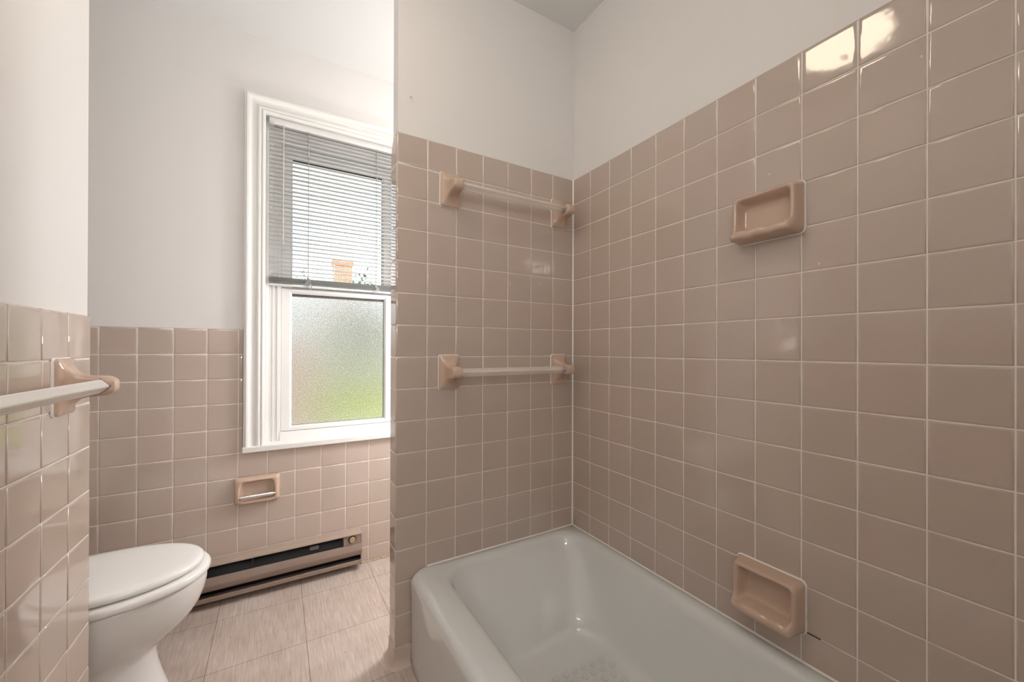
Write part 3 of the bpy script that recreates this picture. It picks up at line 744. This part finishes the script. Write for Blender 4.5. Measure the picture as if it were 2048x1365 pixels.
fill_bar = thing('front_fill_light', 'added fill light of four globes behind the viewpoint', 'fill light', (-1.05, YB, 1.95))  # unseen globe bar added as fill from behind the camera
mb = MB(); mb.box(-0.36, 0.36, 0.0, 0.045, -0.055, 0.055); link('backplate', mb, M['chrome'], fill_bar, bevel=0.006)
for k in range(4):
    mb = MB(); mb.lathe([(0.004, -0.062)] + [(0.062*math.sin(a*math.pi/16), -0.062*math.cos(a*math.pi/16)) for a in range(1, 15)] + [(0.02, 0.060), (0.02, 0.075)], 24)
    g = link('globe', mb, M['globe'], fill_bar); g.location = (-0.27 + 0.18*k, 0.112, 0); g.rotation_euler = (math.pi/2, 0, 0)

fill_ball = thing('back_fill_light', 'added globe fill light out of view behind the partition', 'wall light', (PT, 0.36, 1.15))  # unseen globe added to light the left and window walls
mb = MB(); mb.box(-0.03, 0.0, -0.06, 0.06, -0.06, 0.06); link('backplate', mb, M['chrome'], fill_ball, bevel=0.008)
mb = MB(); mb.lathe([(0.004, -0.085)] + [(0.085*math.sin(a*math.pi/18), -0.085*math.cos(a*math.pi/18)) for a in range(1, 16)] + [(0.03, 0.082), (0.03, 0.10)], 28)
g = link('globe', mb, M['back_fill_globe'], fill_ball); g.location = (-0.125, 0, 0); g.rotation_euler = (0, math.pi/2, 0)

# ------------------------------------------------------------------ outside
GZ = ZO - 2.2
mb = MB(); mb.box(-40, 60, 10.2, 90, GZ - 0.2, GZ); o = link('lawn', mb, M['lawn'], None, smooth=False); o['kind'] = 'structure'
mb = MB(); mb.box(-14, 16, YW + 0.2, 10.2, GZ - 0.2, GZ + 0.02); o = link('bounce_ground', mb, M['bounce_ground'], None, smooth=False); o['kind'] = 'structure'  # pale ground added so that light bounced into the window stays neutral
ex, ey = -1.1109, -1.3511; ez = ZO + 0.0283
def at(dx, dy, dz, Y): t = (Y - ey)/dy; return Vector((ex + dx*t, Y, ez + dz*t))
# tan garage close by on the left
g0 = at(0.0326, 1.1434, 0.0, 9.0); g1 = at(0.083, 1.115, 0.0, 9.0)
gar = thing('garage', 'tan brick garage blurred behind the left edge of the frosted pane', 'garage', (g1.x - 2.5, 11.0, GZ))
mb = MB(); mb.box(-2.5, 2.5, -2.0, 2.0, 0, 2.55); link('wall', mb, M['tanwall'], gar, smooth=False)
mb = MB(); mb.add([(-2.7, -2.2, 2.5), (2.7, -2.2, 2.5), (2.7, 2.2, 2.5), (-2.7, 2.2, 2.5), (-2.7, 0, 3.0), (2.7, 0, 3.0)], [(0,1,5,4),(2,3,4,5),(0,4,3),(1,2,5),(0,3,2,1)]); link('roof', mb, M['roof'], gar, smooth=False)
# the house across the way
hY = 17.0; hc = at(0.1406, 1.0788, 0.2, hY)
hs = thing('house', 'pale house with an orange brick chimney seen through the blind', 'house', (hc.x + 1.0, hY + 3, GZ))
mb = MB(); mb.box(-7.5, 7.5, -2.6, 3, 0, 4.0); link('wall', mb, M['siding'], hs, smooth=False)
mb = MB(); mb.add([(-7.9, -3.0, 3.95), (7.9, -3.0, 3.95), (7.9, 3.2, 3.95), (-7.9, 3.2, 3.95), (-7.9, 0.2, 4.95), (7.9, 0.2, 4.95)], [(0,1,5,4),(2,3,4,5),(0,4,3),(1,2,5),(0,3,2,1)]); link('roof', mb, M['roof'], hs, smooth=False)
ch0 = at(0.1406, 1.0788, 0.165, hY + 1.2); ch1 = at(0.1406, 1.0788, 0.222, hY + 1.2)
mb = MB(); w = 0.37; cxx = ch0.x - (hc.x + 1.0); zt = ch1.z - GZ
mb.box(cxx - w, cxx + w, -2.1, -1.4, 3.8, zt - 0.25); mb.box(cxx - w - 0.06, cxx + w + 0.06, -2.16, -1.34, zt - 0.25, zt)
ch = link('chimney', mb, M['brick'], hs, smooth=False, label='orange brick chimney')
for k, wx_ in enumerate((-5.5, -2.4, 3.2, 6.0)):
    mb = MB(); mb.box(wx_ - 0.5, wx_ + 0.5, -2.66, -2.58, 1.6, 3.1); link('window', mb, M['black'], hs, smooth=False)
def tree(name, base, h, rad, label, seed):
    rng = random.Random(seed)
    t = thing(name, label, 'tree', base)
    mb = MB(); mb.tube([(0, 0, 0), (0.05, 0, h*0.4), (0, 0.05, h*0.75)], [0.16, 0.12, 0.05], 8); link('trunk', mb, M['bark'], t)
    mb = MB()
    for k in range(900):
        a, c, q = rng.uniform(0, 6.283), rng.uniform(-1, 1), rng.random()**0.4
        s_ = math.sqrt(1 - c*c); p = Vector((rad*q*s_*math.cos(a), rad*q*s_*math.sin(a), h*0.68 + h*0.36*q*c))
        d = Vector((rng.gauss(0,1), rng.gauss(0,1), rng.gauss(0,1))).normalized(); e = d.orthogonal().normalized(); L_ = rng.uniform(.05, .11)
        mb.add([p, p + d*L_ + e*L_*.35, p + d*L_*2, p + d*L_ - e*L_*.35], [(0,1,2,3)])
    link('foliage', mb, M['leaf'], t, smooth=False)
tb = at(0.1896, 1.0497, 0, 13.0); tree('tree', (tb.x, 13.0, GZ), 4.75, 0.75, 'small dark tree outside to the right of the brick chimney', 3)
tb = at(0.040, 1.1434, 0, 12.5); tree('tree', (tb.x, 14.5, GZ), 4.75, 0.9, 'dark tree outside at the lower left corner of the blind', 5)

# ------------------------------------------------------------------ light
w = bpy.data.worlds.new('sky'); S.world = w; w.use_nodes = True
nt = w.node_tree; bg = nt.nodes['Background']
tc = N(nt, 'ShaderNodeTexCoord'); nz = N(nt, 'ShaderNodeTexNoise', Scale=3.2, Detail=5.0)
nt.links.new(tc.outputs['Generated'], nz.inputs['Vector'])
rp = N(nt, 'ShaderNodeValToRGB'); e = rp.color_ramp.elements
e[0].position = 0.40; e[0].color = (0.62, 0.80, 1.0, 1); e[1].position = 0.58; e[1].color = (1, 0.985, 0.97, 1)
nt.links.new(nz.outputs['Fac'], rp.inputs['Fac']); nt.links.new(rp.outputs['Color'], bg.inputs['Color'])
bg.inputs['Strength'].default_value = 2.9
sun = bpy.data.lights.new('sun', 'SUN'); sun.energy = 3.5; sun.angle = 0.02; sun.color = (1, 0.95, 0.86)
so = bpy.data.objects.new('sun', sun); COL.objects.link(so); so.rotation_euler = (math.radians(30), 0, math.radians(-20))

S.view_settings.view_transform = 'Standard'; S.view_settings.look = 'None'
S.view_settings.gamma = 1.0; S.view_settings.use_curve_mapping = False
S.view_settings.exposure = 0.0
c = S.cycles
c.max_bounces = 14; c.diffuse_bounces = 8; c.glossy_bounces = 6; c.transmission_bounces = 8; c.transparent_max_bounces = 24
c.sample_clamp_indirect = 6.0; c.caustics_reflective = False
c.use_denoising = True
